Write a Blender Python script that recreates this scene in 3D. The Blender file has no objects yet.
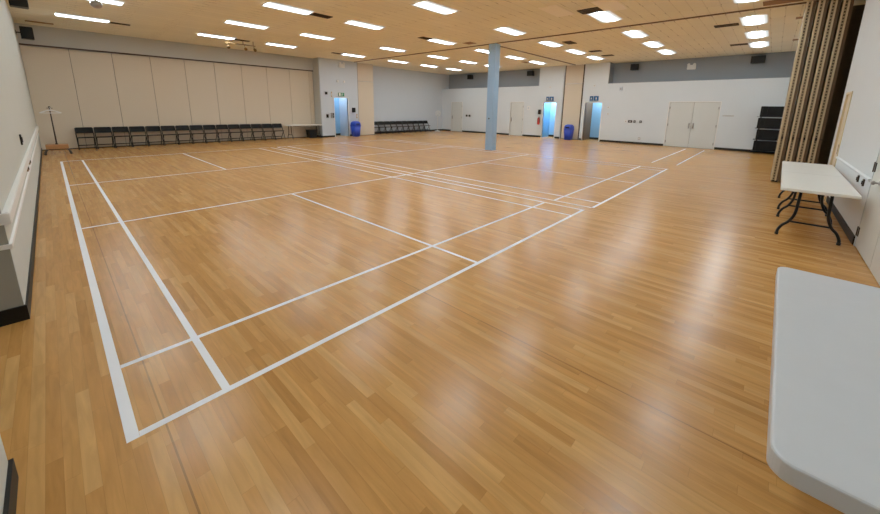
import bpy, bmesh, math, random
from mathutils import Vector, Matrix
random.seed(4)
C = bpy.context.scene.collection
SC = bpy.context.scene
H = 4.40            # ceiling height
XF = 21.40          # far white wall
YT = 17.50          # tan folding partition / grey back wall
YP = 16.75          # pilaster face
XL = -0.40          # left wall
YR = -3.30          # right wall

# ------------------------------------------------------------------ materials
def srgb(r, g, b):
    def f(c):
        c /= 255.0
        return c / 12.92 if c <= 0.04045 else ((c + 0.055) / 1.055) ** 2.4
    return (f(r), f(g), f(b), 1.0)

def mat(name, col, rough=0.6, metal=0.0, noise=0.0, nscale=8.0, bump=0.0, spec=0.5):
    m = bpy.data.materials.new(name); m.use_nodes = True
    nt = m.node_tree; b = nt.nodes['Principled BSDF']
    b.inputs['Roughness'].default_value = rough
    b.inputs['Metallic'].default_value = metal
    b.inputs['Specular IOR Level'].default_value = spec
    b.inputs['Base Color'].default_value = col
    if noise > 0 or bump > 0:
        tc = nt.nodes.new('ShaderNodeTexCoord'); n = nt.nodes.new('ShaderNodeTexNoise')
        n.inputs['Scale'].default_value = nscale; n.inputs['Detail'].default_value = 5
        nt.links.new(tc.outputs['Object'], n.inputs['Vector'])
        if noise > 0:
            mx = nt.nodes.new('ShaderNodeMix'); mx.data_type = 'RGBA'
            mx.inputs[6].default_value = tuple(c * (1 - noise) for c in col[:3]) + (1,)
            mx.inputs[7].default_value = tuple(min(1, c * (1 + noise * .6)) for c in col[:3]) + (1,)
            nt.links.new(n.outputs['Fac'], mx.inputs[0]); nt.links.new(mx.outputs[2], b.inputs['Base Color'])
        if bump > 0:
            bp = nt.nodes.new('ShaderNodeBump'); bp.inputs['Strength'].default_value = bump; bp.inputs['Distance'].default_value = .01
            nt.links.new(n.outputs['Fac'], bp.inputs['Height']); nt.links.new(bp.outputs['Normal'], b.inputs['Normal'])
    return m

class NT:
    def __init__(s, m): s.t = m.node_tree
    def n(s, typ, **kw):
        x = s.t.nodes.new(typ)
        for k, v in kw.items(): setattr(x, k, v)
        return x
    def l(s, a, b): s.t.links.new(a, b)
    def math(s, op, a, b=None, c=None):
        x = s.n('ShaderNodeMath', operation=op)
        for i, v in enumerate((a, b, c)):
            if v is None: continue
            if isinstance(v, (int, float)): x.inputs[i].default_value = v
            else: s.l(v, x.inputs[i])
        return x.outputs[0]
    def mix(s, fac, a, b, blend='MIX'):
        x = s.n('ShaderNodeMix', data_type='RGBA', blend_type=blend)
        for i, v in ((0, fac), (6, a), (7, b)):
            if isinstance(v, (int, float)): x.inputs[i].default_value = v
            elif isinstance(v, tuple): x.inputs[i].default_value = v
            else: s.l(v, x.inputs[i])
        return x.outputs[2]

def floor_material():
    m = bpy.data.materials.new('maple_strip_floor'); m.use_nodes = True
    q = NT(m); b = q.t.nodes['Principled BSDF']
    tc = q.n('ShaderNodeTexCoord'); sp = q.n('ShaderNodeSeparateXYZ'); q.l(tc.outputs['Object'], sp.inputs[0])
    x, y = sp.outputs[0], sp.outputs[1]
    W = 0.06; L = .85
    xr = q.math('DIVIDE', x, W); row = q.math('FLOOR', xr)
    w1 = q.n('ShaderNodeTexWhiteNoise', noise_dimensions='1D'); q.l(row, w1.inputs['W'])
    al = q.math('ADD', q.math('DIVIDE', y, L), q.math('MULTIPLY', w1.outputs['Value'], 7.0)); cell = q.math('FLOOR', al)
    cb = q.n('ShaderNodeCombineXYZ'); q.l(row, cb.inputs[0]); q.l(cell, cb.inputs[1])
    w2 = q.n('ShaderNodeTexWhiteNoise', noise_dimensions='2D'); q.l(cb.outputs[0], w2.inputs['Vector'])
    ramp = q.n('ShaderNodeValToRGB'); q.l(w2.outputs['Value'], ramp.inputs[0])
    e = ramp.color_ramp.elements
    e[0].position = 0; e[0].color = srgb(*FLOOR[0]); e[1].position = 1; e[1].color = srgb(*FLOOR[3])
    k = e.new(.35); k.color = srgb(*FLOOR[1]); k = e.new(.7); k.color = srgb(*FLOOR[2])
    # grain, stretched along the boards and shifted per board
    sc = q.n('ShaderNodeCombineXYZ'); q.l(q.math('ADD', q.math('MULTIPLY', x, 26.0), q.math('MULTIPLY', w2.outputs['Value'], 40.0)), sc.inputs[0])
    q.l(q.math('MULTIPLY', y, 2.6), sc.inputs[1])
    g = q.n('ShaderNodeTexNoise'); g.inputs['Scale'].default_value = 1.0; g.inputs['Detail'].default_value = 6; g.inputs['Distortion'].default_value = .8
    q.l(sc.outputs[0], g.inputs['Vector'])
    gr = q.n('ShaderNodeMapRange'); q.l(g.outputs['Fac'], gr.inputs[0])
    gr.inputs[1].default_value = .28; gr.inputs[2].default_value = .72; gr.inputs[3].default_value = .76; gr.inputs[4].default_value = 1.14
    gc = q.n('ShaderNodeCombineColor'); [q.l(gr.outputs[0], gc.inputs[i]) for i in range(3)]
    col = q.mix(.75, ramp.outputs[0], gc.outputs[0], 'MULTIPLY')
    # broad wear
    wn = q.n('ShaderNodeTexNoise'); wn.inputs['Scale'].default_value = .45; wn.inputs['Detail'].default_value = 3; q.l(tc.outputs['Object'], wn.inputs['Vector'])
    wr = q.n('ShaderNodeMapRange'); q.l(wn.outputs['Fac'], wr.inputs[0]); wr.inputs[3].default_value = .9; wr.inputs[4].default_value = 1.08
    wc = q.n('ShaderNodeCombineColor'); [q.l(wr.outputs[0], wc.inputs[i]) for i in range(3)]
    col = q.mix(.7, col, wc.outputs[0], 'MULTIPLY')
    # joints
    fx = q.math('FRACT', xr); ex = q.math('MINIMUM', fx, q.math('SUBTRACT', 1.0, fx))
    jx = q.math('LESS_THAN', ex, .018)
    fy = q.math('FRACT', al); ey = q.math('MINIMUM', fy, q.math('SUBTRACT', 1.0, fy)); jy = q.math('LESS_THAN', ey, .0016)
    j = q.math('MAXIMUM', jx, jy)
    col = q.mix(q.math('MULTIPLY', j, .2), col, srgb(92, 58, 28))
    # wider expansion joints every two metres
    ax = q.math('ADD', x, 1.85); f2 = q.math('FRACT', q.math('DIVIDE', ax, 2.0))
    f2 = q.math('ABSOLUTE', f2); e2 = q.math('MINIMUM', f2, q.math('SUBTRACT', 1.0, f2))
    col = q.mix(q.math('MULTIPLY', q.math('LESS_THAN', e2, .0022), .5), col, srgb(70, 44, 22))
    q.l(col, b.inputs['Base Color'])
    rg = q.n('ShaderNodeMapRange'); q.l(g.outputs['Fac'], rg.inputs[0]); rg.inputs[3].default_value = .19; rg.inputs[4].default_value = .3
    q.l(rg.outputs[0], b.inputs['Roughness'])
    b.inputs['Specular IOR Level'].default_value = .36
    bn = q.n('ShaderNodeBump'); bn.inputs['Strength'].default_value = .25; bn.inputs['Distance'].default_value = .004
    n3 = q.n('ShaderNodeTexNoise'); n3.inputs['Scale'].default_value = 5; n3.inputs['Detail'].default_value = 2; q.l(tc.outputs['Object'], n3.inputs['Vector'])
    q.l(n3.outputs['Fac'], bn.inputs['Height']); q.l(bn.outputs['Normal'], b.inputs['Normal'])
    return m

def ceiling_material():
    m = bpy.data.materials.new('ceiling_tile'); m.use_nodes = True
    q = NT(m); b = q.t.nodes['Principled BSDF']
    tc = q.n('ShaderNodeTexCoord'); sp = q.n('ShaderNodeSeparateXYZ'); q.l(tc.outputs['Object'], sp.inputs[0])
    x, y = sp.outputs[0], sp.outputs[1]
    # tiles 1.22 along x by 0.305 along y
    yr = q.math('DIVIDE', q.math('ADD', y, 10.0), .305); row = q.math('FLOOR', yr)
    half = q.math('MULTIPLY', q.math('MODULO', row, 2.0), .13)
    xr = q.math('ADD', q.math('DIVIDE', q.math('ADD', x, 10.1), 1.22), half); cell = q.math('FLOOR', xr)
    fx = q.math('FRACT', xr); ex = q.math('MINIMUM', fx, q.math('SUBTRACT', 1.0, fx))
    fy = q.math('FRACT', yr); ey = q.math('MINIMUM', fy, q.math('SUBTRACT', 1.0, fy))
    cb = q.n('ShaderNodeCombineXYZ'); q.l(row, cb.inputs[0]); q.l(cell, cb.inputs[1])
    w2 = q.n('ShaderNodeTexWhiteNoise', noise_dimensions='2D'); q.l(cb.outputs[0], w2.inputs['Vector'])
    r = q.n('ShaderNodeMapRange'); q.l(w2.outputs['Value'], r.inputs[0]); r.inputs[3].default_value = .95; r.inputs[4].default_value = 1.0
    cc = q.n('ShaderNodeCombineColor'); [q.l(r.outputs[0], cc.inputs[i]) for i in range(3)]
    nz = q.n('ShaderNodeTexNoise'); nz.inputs['Scale'].default_value = 1.2; nz.inputs['Detail'].default_value = 3; q.l(tc.outputs['Object'], nz.inputs['Vector'])
    base = q.mix(nz.outputs['Fac'], srgb(*CEIL[0]), srgb(*CEIL[1]))
    col = q.mix(1.0, base, cc.outputs[0], 'MULTIPLY')
    line = q.math('LESS_THAN', ey, .03)
    col = q.mix(q.math('MULTIPLY', line, .16), col, srgb(110, 85, 55))
    ln2 = q.math('LESS_THAN', ex, .006)
    col = q.mix(q.math('MULTIPLY', ln2, .14), col, srgb(100, 75, 48))
    dash = q.math('MULTIPLY', q.math('LESS_THAN', ex, .085), q.math('LESS_THAN', ey, .06))
    dash = q.math('MULTIPLY', dash, q.math('GREATER_THAN', w2.outputs['Value'], .45))
    col = q.mix(q.math('MULTIPLY', dash, .45), col, srgb(90, 66, 42))
    q.l(col, b.inputs['Base Color']); b.inputs['Roughness'].default_value = .85
    b.inputs['Specular IOR Level'].default_value = .2
    return m

FLOOR = [(182, 129, 66), (195, 141, 76), (201, 148, 82), (209, 160, 95)]
CEIL = [(238, 233, 212), (244, 240, 220)]
LIGHT = 14.5

def diffuser_material():
    m = bpy.data.materials.new('lit_diffuser'); m.use_nodes = True
    q = NT(m); b = q.t.nodes['Principled BSDF']
    tc = q.n('ShaderNodeTexCoord'); sp = q.n('ShaderNodeSeparateXYZ'); q.l(tc.outputs['Object'], sp.inputs[0])
    ay = q.math('ABSOLUTE', sp.outputs[1]); ax = q.math('ABSOLUTE', sp.outputs[0])
    g = q.math('POWER', 2.718, q.math('MULTIPLY', q.math('POWER', q.math('DIVIDE', ay, .11), 2.0), -1.0))
    fall = q.n('ShaderNodeMapRange'); q.l(ax, fall.inputs[0]); fall.inputs[1].default_value = .2; fall.inputs[2].default_value = .6; fall.inputs[3].default_value = 1.0; fall.inputs[4].default_value = .7
    e = q.math('ADD', q.math('MULTIPLY', q.math('MULTIPLY', g, fall.outputs[0]), LIGHT), .2)
    b.inputs['Base Color'].default_value = (.6, .64, .68, 1)
    b.inputs['Emission Color'].default_value = (0.86, 0.965, 1.0, 1)
    q.l(e, b.inputs['Emission Strength'])
    return m

def perforated_material():
    m = bpy.data.materials.new('perforated_seal'); m.use_nodes = True
    q = NT(m); b = q.t.nodes['Principled BSDF']
    tc = q.n('ShaderNodeTexCoord'); sp = q.n('ShaderNodeSeparateXYZ'); q.l(tc.outputs['Object'], sp.inputs[0])
    hole = q.math('LESS_THAN', q.math('FRACT', q.math('DIVIDE', sp.outputs[2], .07)), .55)
    q.l(q.mix(hole, srgb(170, 150, 116), srgb(62, 50, 36)), b.inputs['Base Color']); b.inputs['Roughness'].default_value = .7
    return m

M = dict(
    perf=perforated_material(),
    floor=floor_material(), ceil=ceiling_material(), lens=diffuser_material(),
    wall=mat('white_wall_paint', srgb(212, 220, 226), .65, noise=.03, nscale=1.5),
    jamb=mat('shaded_jamb_paint', srgb(144, 144, 136), .65, noise=.03, nscale=2), warm=mat('warm_white_wall_paint', srgb(202, 207, 202), .6, noise=.03, nscale=1.5),  # jamb: darker grey with the weaker light on that face painted in
    cool=mat('pale_grey_wall_paint', srgb(198, 208, 219), .7, noise=.03, nscale=1.5),
    grey=mat('grey_wall_paint', srgb(146, 154, 162), .75, noise=.03, nscale=1.5),
    header=mat('bulkhead_paint', srgb(186, 188, 185), .75, noise=.03, nscale=1.5),
    tan=mat('tan_vinyl', srgb(212, 199, 178), .7, noise=.04, nscale=30, bump=.05),
    tan2=mat('tan_vinyl_dark', srgb(150, 128, 94), .6, noise=.05, nscale=20),
    tanedge=mat('tan_aluminium_edge', srgb(208, 190, 152), .4, noise=.04, nscale=10),
    brown=mat('brown_edge', srgb(92, 68, 44), .6, noise=.1, nscale=10),
    wood=mat('dark_wood', srgb(116, 84, 52), .5, noise=.2, nscale=6),
    lwood=mat('light_wood', srgb(178, 128, 80), .5, noise=.15, nscale=9),
    tape=mat('white_court_tape', srgb(240, 244, 252), .45, noise=.03, nscale=6),
    base=mat('black_rubber_base', srgb(13, 12, 12), .55, noise=.1, spec=.3),
    blk=mat('black_metal', srgb(15, 15, 16), .5, noise=.1, nscale=20, spec=.3),
    blkp=mat('black_plastic', srgb(17, 17, 18), .6, noise=.1, nscale=30, spec=.22),
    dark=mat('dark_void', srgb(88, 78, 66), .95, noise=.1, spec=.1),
    vent=mat('dark_vent', srgb(52, 38, 26), .7, noise=.15, nscale=20),
    ventb=mat('brown_vent', srgb(140, 104, 64), .7, noise=.1, nscale=20),
    ctrack=mat('ceiling_track', srgb(104, 76, 50), .5, noise=.1), track=mat('brown_track', srgb(66, 50, 38), .5, noise=.1),
    col=mat('blue_grey_column_paint', srgb(146, 180, 214), .45, noise=.05, nscale=2),
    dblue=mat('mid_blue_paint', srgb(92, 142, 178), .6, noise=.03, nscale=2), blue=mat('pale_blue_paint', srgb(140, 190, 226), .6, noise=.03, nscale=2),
    bin=mat('blue_bin_plastic', srgb(22, 62, 190), .4, noise=.08, nscale=5),
    table=mat('light_grey_table_plastic', srgb(202, 206, 212), .38, noise=.05, nscale=7, bump=.04),
    tabled=mat('table_plastic_edge', srgb(214, 217, 220), .42, noise=.04, nscale=7),
    door=mat('pale_door_paint', srgb(208, 212, 210), .5, noise=.03, nscale=2),
    gap=mat('dark_gap', srgb(118, 110, 98), .8, noise=.05),
    whitet=mat('white_table_plastic', srgb(236, 236, 231), .35, noise=.03, nscale=7), steel=mat('brushed_steel', srgb(170, 170, 172), .3, metal=.9, noise=.06, nscale=30),
    bronze=mat('dark_bronze', srgb(60, 50, 42), .4, metal=.4, noise=.08),
    brass=mat('dull_brass', srgb(120, 92, 52), .5, metal=.3, noise=.1),
    plate=mat('white_plastic', srgb(232, 232, 230), .4, noise=.02),
    green=mat('exit_green', srgb(20, 130, 100), .5, noise=.05),
    sblue=mat('sign_blue', srgb(28, 96, 150), .5, noise=.05),
    ptile=mat('pale_tile', srgb(250, 244, 232), .8, noise=.02), red=mat('extinguisher_red', srgb(180, 40, 35), .35, noise=.08),
    orange=mat('tan_plate', srgb(190, 160, 110), .5, noise=.06),
)

# ------------------------------------------------------------------ geometry helpers
def bx(bm, x0, x1, y0, y1, z0, z1, bevel=0.0, seg=2):
    n = bmesh.new()
    bmesh.ops.create_cube(n, size=1.0)
    for v in n.verts:
        v.co = Vector(((x0 + x1) / 2 + v.co.x * (x1 - x0), (y0 + y1) / 2 + v.co.y * (y1 - y0), (z0 + z1) / 2 + v.co.z * (z1 - z0)))
    if bevel > 0:
        bmesh.ops.bevel(n, geom=n.edges[:], offset=bevel, segments=seg, profile=.6, affect='EDGES')
    merge(bm, n)

def merge(bm, n, mtx=None):
    me = bpy.data.meshes.new('tmp'); n.to_mesh(me); n.free()
    if mtx is not None: me.transform(mtx)
    bm.from_mesh(me); bpy.data.meshes.remove(me)

def tube(bm, pts, r, seg=8, cap=True):
    pts = [Vector(p) for p in pts]; rings = []
    up = Vector((0, 0, 1))
    for i, p in enumerate(pts):
        d = (pts[min(i + 1, len(pts) - 1)] - pts[max(i - 1, 0)]).normalized()
        a = d.cross(up)
        if a.length < 1e-3: a = d.cross(Vector((1, 0, 0)))
        a.normalize(); b = d.cross(a)
        rr = r[i] if isinstance(r, (list, tuple)) else r
        rings.append([bm.verts.new(p + (a * math.cos(t) + b * math.sin(t)) * rr) for t in [2 * math.pi * k / seg for k in range(seg)]])
    for i in range(len(rings) - 1):
        for k in range(seg):
            f = bm.faces.new((rings[i][k], rings[i][(k + 1) % seg], rings[i + 1][(k + 1) % seg], rings[i + 1][k])); f.smooth = True
    if cap:
        bm.faces.new(rings[0][::-1]); bm.faces.new(rings[-1])

def smooth_path(pts, n=4):
    """Catmull-Rom through the points."""
    P = [Vector(p) for p in pts]; out = []
    for i in range(len(P) - 1):
        p0, p1, p2, p3 = P[max(i - 1, 0)], P[i], P[i + 1], P[min(i + 2, len(P) - 1)]
        for k in range(n):
            t = k / n
            out.append(.5 * ((2 * p1) + (p2 - p0) * t + (2 * p0 - 5 * p1 + 4 * p2 - p3) * t * t + (3 * p1 - p0 - 3 * p2 + p3) * t ** 3))
    out.append(P[-1]); return out

def lathe(bm, prof, seg=20, mtx=None):
    n = bmesh.new(); rings = []
    for r, z in prof:
        rings.append([n.verts.new((r * math.cos(2 * math.pi * k / seg), r * math.sin(2 * math.pi * k / seg), z)) for k in range(seg)])
    for i in range(len(rings) - 1):
        for k in range(seg):
            f = n.faces.new((rings[i][k], rings[i][(k + 1) % seg], rings[i + 1][(k + 1) % seg], rings[i + 1][k])); f.smooth = True
    n.faces.new(rings[0][::-1]); n.faces.new(rings[-1])
    merge(bm, n, mtx)

def prism(bm, pts, axis, a0, a1, bevel=0.0):
    """Extrude a closed 2-D outline along an axis ('x','y','z')."""
    n = bmesh.new()
    def P(p, a):
        return {'x': (a, p[0], p[1]), 'y': (p[0], a, p[1]), 'z': (p[0], p[1], a)}[axis]
    A = [n.verts.new(P(p, a0)) for p in pts]; B = [n.verts.new(P(p, a1)) for p in pts]
    n.faces.new(A[::-1]); n.faces.new(B)
    for i in range(len(pts)):
        j = (i + 1) % len(pts); n.faces.new((A[i], A[j], B[j], B[i]))
    bmesh.ops.recalc_face_normals(n, faces=n.faces[:])
    if bevel > 0:
        es = [e for e in n.edges if abs(e.calc_face_angle(0)) > 1.2]
        bmesh.ops.bevel(n, geom=es, offset=bevel, segments=3, profile=.6, affect='EDGES')
    merge(bm, n)

def rrect(x0, x1, y0, y1, r, n=6):
    out = []
    for cx, cy, a in ((x1 - r, y1 - r, 0), (x0 + r, y1 - r, 90), (x0 + r, y0 + r, 180), (x1 - r, y0 + r, 270)):
        for k in range(n + 1):
            t = math.radians(a + 90 * k / n); out.append((cx + r * math.cos(t), cy + r * math.sin(t)))
    return out

def obj(name, bm, m, parent=None, loc=None, label=None):
    me = bpy.data.meshes.new(name); bmesh.ops.recalc_face_normals(bm, faces=bm.faces[:]); bm.to_mesh(me); bm.free()
    me.materials.append(M[m] if isinstance(m, str) else m)
    o = bpy.data.objects.new(name, me); C.objects.link(o)
    if parent is not None: o.parent = parent
    if loc is not None: o.location = loc
    if label: o['label'] = label
    return o

def thing(name, label, cat, loc=(0, 0, 0), rz=0.0, group=None):
    o = bpy.data.objects.new(name, None); o.empty_display_size = .1; C.objects.link(o)
    o.location = loc; o.rotation_euler = (0, 0, rz); o['label'] = label; o['category'] = cat
    if group: o['group'] = group
    return o

def tag(o, label, cat, group=None):
    o['label'] = label; o['category'] = cat
    if group: o['group'] = group
    return o

def struct(name, bm, m, parent=None, label=None):
    o = obj(name, bm, m, parent, label=label)
    if parent is None: o['kind'] = 'structure'
    return o

def boxes(*bs, bevel=0.0):
    bm = bmesh.new()
    for b in bs: bx(bm, *b, bevel=bevel)
    return bm

def dup(root, loc, rz=None, label=None):
    r = root.copy(); C.objects.link(r); r.location = loc
    if rz is not None: r.rotation_euler = (0, 0, rz)
    if label: r['label'] = label
    for ch in list(root.children):
        c = ch.copy(); C.objects.link(c); c.parent = r
        for g in list(ch.children):
            d = g.copy(); C.objects.link(d); d.parent = c
    return r

ORD = ['first', 'second', 'third', 'fourth', 'fifth', 'sixth', 'seventh', 'eighth', 'ninth', 'tenth', 'eleventh', 'twelfth', 'thirteenth', 'fourteenth', 'fifteenth']

def wall_holes(fixed0, fixed1, axis, a0, a1, z0, z1, holes):
    """Slab wall between fixed0..fixed1 on the other axis, spanning a0..a1, with (h0,h1,hz0,hz1) openings."""
    bm = bmesh.new()
    cuts = sorted({a0, a1, *[h[0] for h in holes], *[h[1] for h in holes]})
    for p, q in zip(cuts, cuts[1:]):
        hs = sorted([h for h in holes if h[0] <= p + 1e-6 and h[1] >= q - 1e-6], key=lambda h: h[2])
        z = z0
        for h in hs + [(0, 0, z1, z1)]:
            if h[2] > z + 1e-6:
                if axis == 'x': bx(bm, p, q, fixed0, fixed1, z, h[2])
                else: bx(bm, fixed0, fixed1, p, q, z, h[2])
            z = max(z, h[3])
    return bm

# ------------------------------------------------------------------ camera
cam = bpy.data.cameras.new('camera'); co = bpy.data.objects.new('camera', cam); C.objects.link(co)
co.location = (-0.0502, -2.2354, 1.7347); co.rotation_euler = (1.36642, -0.01481, -0.82982)
cam.sensor_fit = 'HORIZONTAL'; cam.sensor_width = 36.0; cam.lens = 354.70 / 880 * 36
cam.shift_x = (440 - 443.24) / 880; cam.shift_y = (182.16 - 257) / 880
cam.clip_start = .05; cam.clip_end = 100
SC.camera = co

# ------------------------------------------------------------------ the setting
struct('floor', boxes((-1.6, 24, -4.2, 19.2, -.1, 0)), 'floor')
struct('ceiling', boxes((-1.6, 22.4, -4.2, 18.8, H, H + .1)), 'ceil')

# left wall with its doorway recess
struct('wall_left', boxes((XL - .12, XL, 2.03, YT + .2, 0, H), (-1.4, XL - .12, 2.04, 2.13, 0, H)), 'warm')
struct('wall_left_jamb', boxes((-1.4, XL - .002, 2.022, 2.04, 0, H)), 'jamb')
struct('wall_left_recess', boxes((-1.5, -1.4, .1, 2.1, 0, H)), 'warm')
struct('wall_left_front', boxes((XL - .1, XL, -3.4, .13, 0, H), (-1.4, XL - .1, .03, .13, 0, H)), 'warm')
bmb = boxes((XL, XL + .015, 2.03, YT - .03, 0, .1), (-1.4, XL + .015, 2.005, 2.03, 0, .125))
struct('baseboard_left', bmb, 'base')
struct('baseboard_left_front', boxes((XL, XL + .015, -3.2, .145, 0, .11), (-1.4, XL, .13, .145, 0, .11)), 'base')
bm = bmesh.new()
prism(bm, [(XL, .79), (XL + .04, .81), (XL + .04, .885), (XL + .03, .90), (XL, .90)], 'y', 2.03, YT - .02)
bx(bm, -1.4, XL + .038, 1.995, 2.025, .81, .895)
struct('trim_1', bm, 'plate')
bm = bmesh.new(); prism(bm, [(XL, .61), (XL + .015, .615), (XL + .015, .645), (XL, .65)], 'y', 2.03, YT - .02)
bx(bm, -1.4, XL + .014, 2.008, 2.025, .612, .648)
struct('trim_2', bm, 'plate')

# tan wall: bulkhead above the folding partition
struct('wall_back', boxes((XL, 10.45, YT + .15, YT + .25, 0, H)), 'header')
struct('wall_back_bulkhead', boxes((XL, 10.45, YT - .06, YT + .15, 3.74, H)), 'header')
struct('trim_3', boxes((XL, 10.45, YT - .07, YT - .03, 3.69, 3.745)), 'track')
part = thing('folding_partition', 'closed tan folding partition of tall vinyl panels along the back wall', 'folding partition', (0, YT, 0))
seams = [XL, .79, 1.97, 3.16, 4.36, 5.52, 6.69, 7.89, 9.09, 10.2, 10.44]
for a, b in zip(seams, seams[1:]):
    obj('panel', boxes((a + .007, b - .007, 0, .09, .03, 3.69), bevel=.006), 'tan', part)
obj('floor_seal', boxes((XL + .01, 10.44, .012, .08, 0, .03)), 'base', part)
obj('joint_strip', boxes(*[(s - .012, s + .012, .03, .08, .03, 3.69) for s in seams[1:-1]]), 'gap', part)

# pilaster with a doorway
struct('wall_pilaster', wall_holes(YP, YP + .1, 'x', 10.45, 12.93, 0, H, [(11.28, 12.2, 0, 2.27)]), 'cool')
struct('wall_pilaster_side', boxes((10.45, 10.55, YP + .1, YT + .2, 0, H)), 'header')
struct('wall_pilaster_end', boxes((14.03, 14.13, YP + .12, YT + .2, 0, H)), 'cool')
struct('baseboard_pilaster', boxes((10.44, 11.25, YP - .012, YP, 0, .1), (10.438, 10.45, YP - .012, YT - .06, 0, .1), (12.23, 12.92, YP - .012, YP, 0, .1)), 'base')
struct('wall_vestibule_1', boxes((10.9, 12.33, 17.75, 17.85, 0, 2.9)), 'blue')
struct('wall_vestibule_2', boxes((12.22, 12.32, YP + .1, 17.75, 0, 2.9)), 'cool')
struct('wall_vestibule_3', boxes((10.8, 10.9, YP + .1, 17.85, 0, 2.9)), 'blue')
struct('ceiling_vestibule_1', boxes((10.56, 12.33, YP + .1, 17.85, 2.9, 2.95)), 'cool')
struct('baseboard_vestibule_1', boxes((10.9, 12.22, 17.735, 17.75, 0, .12)), 'base')
def doorframe(name, axis, f0, f1, a0, a1, z, w=.05):
    bm = bmesh.new()
    for b in ((a0 - w, a0, 0, z + w), (a1, a1 + w, 0, z + w), (a0, a1, z, z + w)):
        if axis == 'x': bx(bm, b[0], b[1], f0, f1, b[2], b[3])
        else: bx(bm, f0, f1, b[0], b[1], b[2], b[3])
    return struct(name, bm, 'plate')
doorframe('trim_4', 'x', YP - .015, YP + .11, 11.28, 12.2, 2.27, .045)

# folded stack of partition panels beside the pilaster doorway
p2 = thing('partition_stack', 'tall tan folded partition stack beside the pilaster doorway', 'folding partition', (13.53, YP, 0))
obj('panel', boxes((-.58, .585, .012, .1, .03, 3.3), bevel=.006), 'tan', p2)
obj('upper_panel', boxes((-.58, .585, .012, .1, 3.32, H - .03), bevel=.006), 'tan', p2)
obj('edge_strip', boxes((-.6, -.58, .0, .1, 0, H - .02), (-.58, .585, .03, .1, 0, .03)), 'track', p2)

# grey back wall of the far room
struct('wall_back_far', boxes((14.1, 22.3, YT, YT + .1, 0, H)), 'cool')
struct('baseboard_back_far', boxes((14.14, XF - .02, YT - .015, YT, 0, .1)), 'base')

# far white wall with ledge and recessed grey upper wall
struct('wall_far', wall_holes(XF, XF + .1, 'y', YR - .1, 4.88, 0, 3.25, [(-.32, 1.74, 0, 2.22)]), 'wall')
struct('wall_far_middle', wall_holes(XF, XF + .1, 'y', 4.88, 9.1, 0, H, [(5.08, 6.05, 0, 2.2), (6.24, 7.46, 0, H), (7.85, 8.7, 0, 2.2)]), 'wall')
struct('wall_far_rear', wall_holes(XF, XF + .1, 'y', 9.1, YT, 0, 3.25, [(10.13, 11.12, 0, 2.22), (15.42, 16.5, 0, 2.22)]), 'wall')
struct('wall_far_ledge', boxes((XF + .1, 22.15, YR, 4.88, 3.17, 3.25), (XF + .1, 22.15, 9.1, YT, 3.17, 3.25)), 'cool')
for nm, b in (('wall_far_upper', (22.15, 22.25, YR - .1, 4.98, 3.17, H)), ('wall_far_upper_rear', (22.15, 22.25, 9.0, YT, 3.17, H)), ('wall_far_return', (XF + .1, 22.15, 4.88, 4.98, 3.17, H)), ('wall_far_return_rear', (XF + .1, 22.15, 9.0, 9.1, 3.17, H))):
    struct(nm, boxes(b), 'grey')
bl = []
for a, b in ((-3.25, -.36), (1.78, 5.02), (6.1, 6.22), (7.48, 7.8), (8.75, 10.1), (11.15, 15.38), (16.54, 17.48)):
    bl.append((XF - .014, XF, a, b, 0, .11))
struct('baseboard_far', boxes(*bl), 'base')
doorframe('trim_5', 'y', XF - .012, XF + .11, 5.08, 6.05, 2.2, .045)
doorframe('trim_6', 'y', XF - .012, XF + .11, 7.85, 8.7, 2.2, .045)
doorframe('trim_7', 'y', XF - .008, XF + .1, -.32, 1.74, 2.22, .04)
doorframe('trim_8', 'y', XF - .008, XF + .1, 10.13, 11.12, 2.22, .04)
doorframe('trim_9', 'y', XF - .008, XF + .1, 15.42, 16.5, 2.22, .04)
# vestibules behind the two far doorways
struct('wall_vestibule_4', boxes((22.5, 22.6, 7.4, 8.84, 0, 2.9)), 'blue')
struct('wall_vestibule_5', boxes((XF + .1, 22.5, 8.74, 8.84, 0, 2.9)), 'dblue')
struct('wall_vestibule_6', boxes((XF + .1, 22.5, 7.4, 7.5, 0, 2.9)), 'blue')
struct('wall_vestibule_7', boxes((22.62, 22.72, 4.5, 6.15, 0, 2.9)), 'blue')
struct('wall_vestibule_8', boxes((XF + .1, 22.62, 6.05, 6.15, 0, 2.9)), 'wood')
struct('wall_vestibule_9', boxes((XF + .1, 22.62, 4.5, 4.6, 0, 2.9)), 'blue')
struct('ceiling_vestibule_2', boxes((XF + .1, 22.72, 4.5, 6.15, 2.9, 2.95), (XF + .1, 22.6, 7.4, 8.84, 2.9, 2.95)), 'cool')
struct('baseboard_vestibule_2', boxes((22.485, 22.5, 7.5, 8.74, 0, .13), (22.605, 22.62, 4.6, 6.05, 0, .13)), 'base')

# folded stack between the two far doorways
p3 = thing('partition_stack', 'tall tan folded partition stack behind a blue bin between two blue doorways', 'folding partition', (XF, 6.85, 0))
obj('panel', boxes((.0, .1, -.52, .52, .03, 3.3), bevel=.006), 'tan', p3)
obj('upper_panel', boxes((.0, .1, -.52, .52, 3.32, H - .03), bevel=.006), 'tan', p3)
obj('edge_strip', boxes((.03, .12, -.58, -.52, 0, H - .02), (.03, .12, .52, .58, 0, H - .02), (.02, .1, -.52, .52, 0, .03)), 'track', p3)

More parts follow.
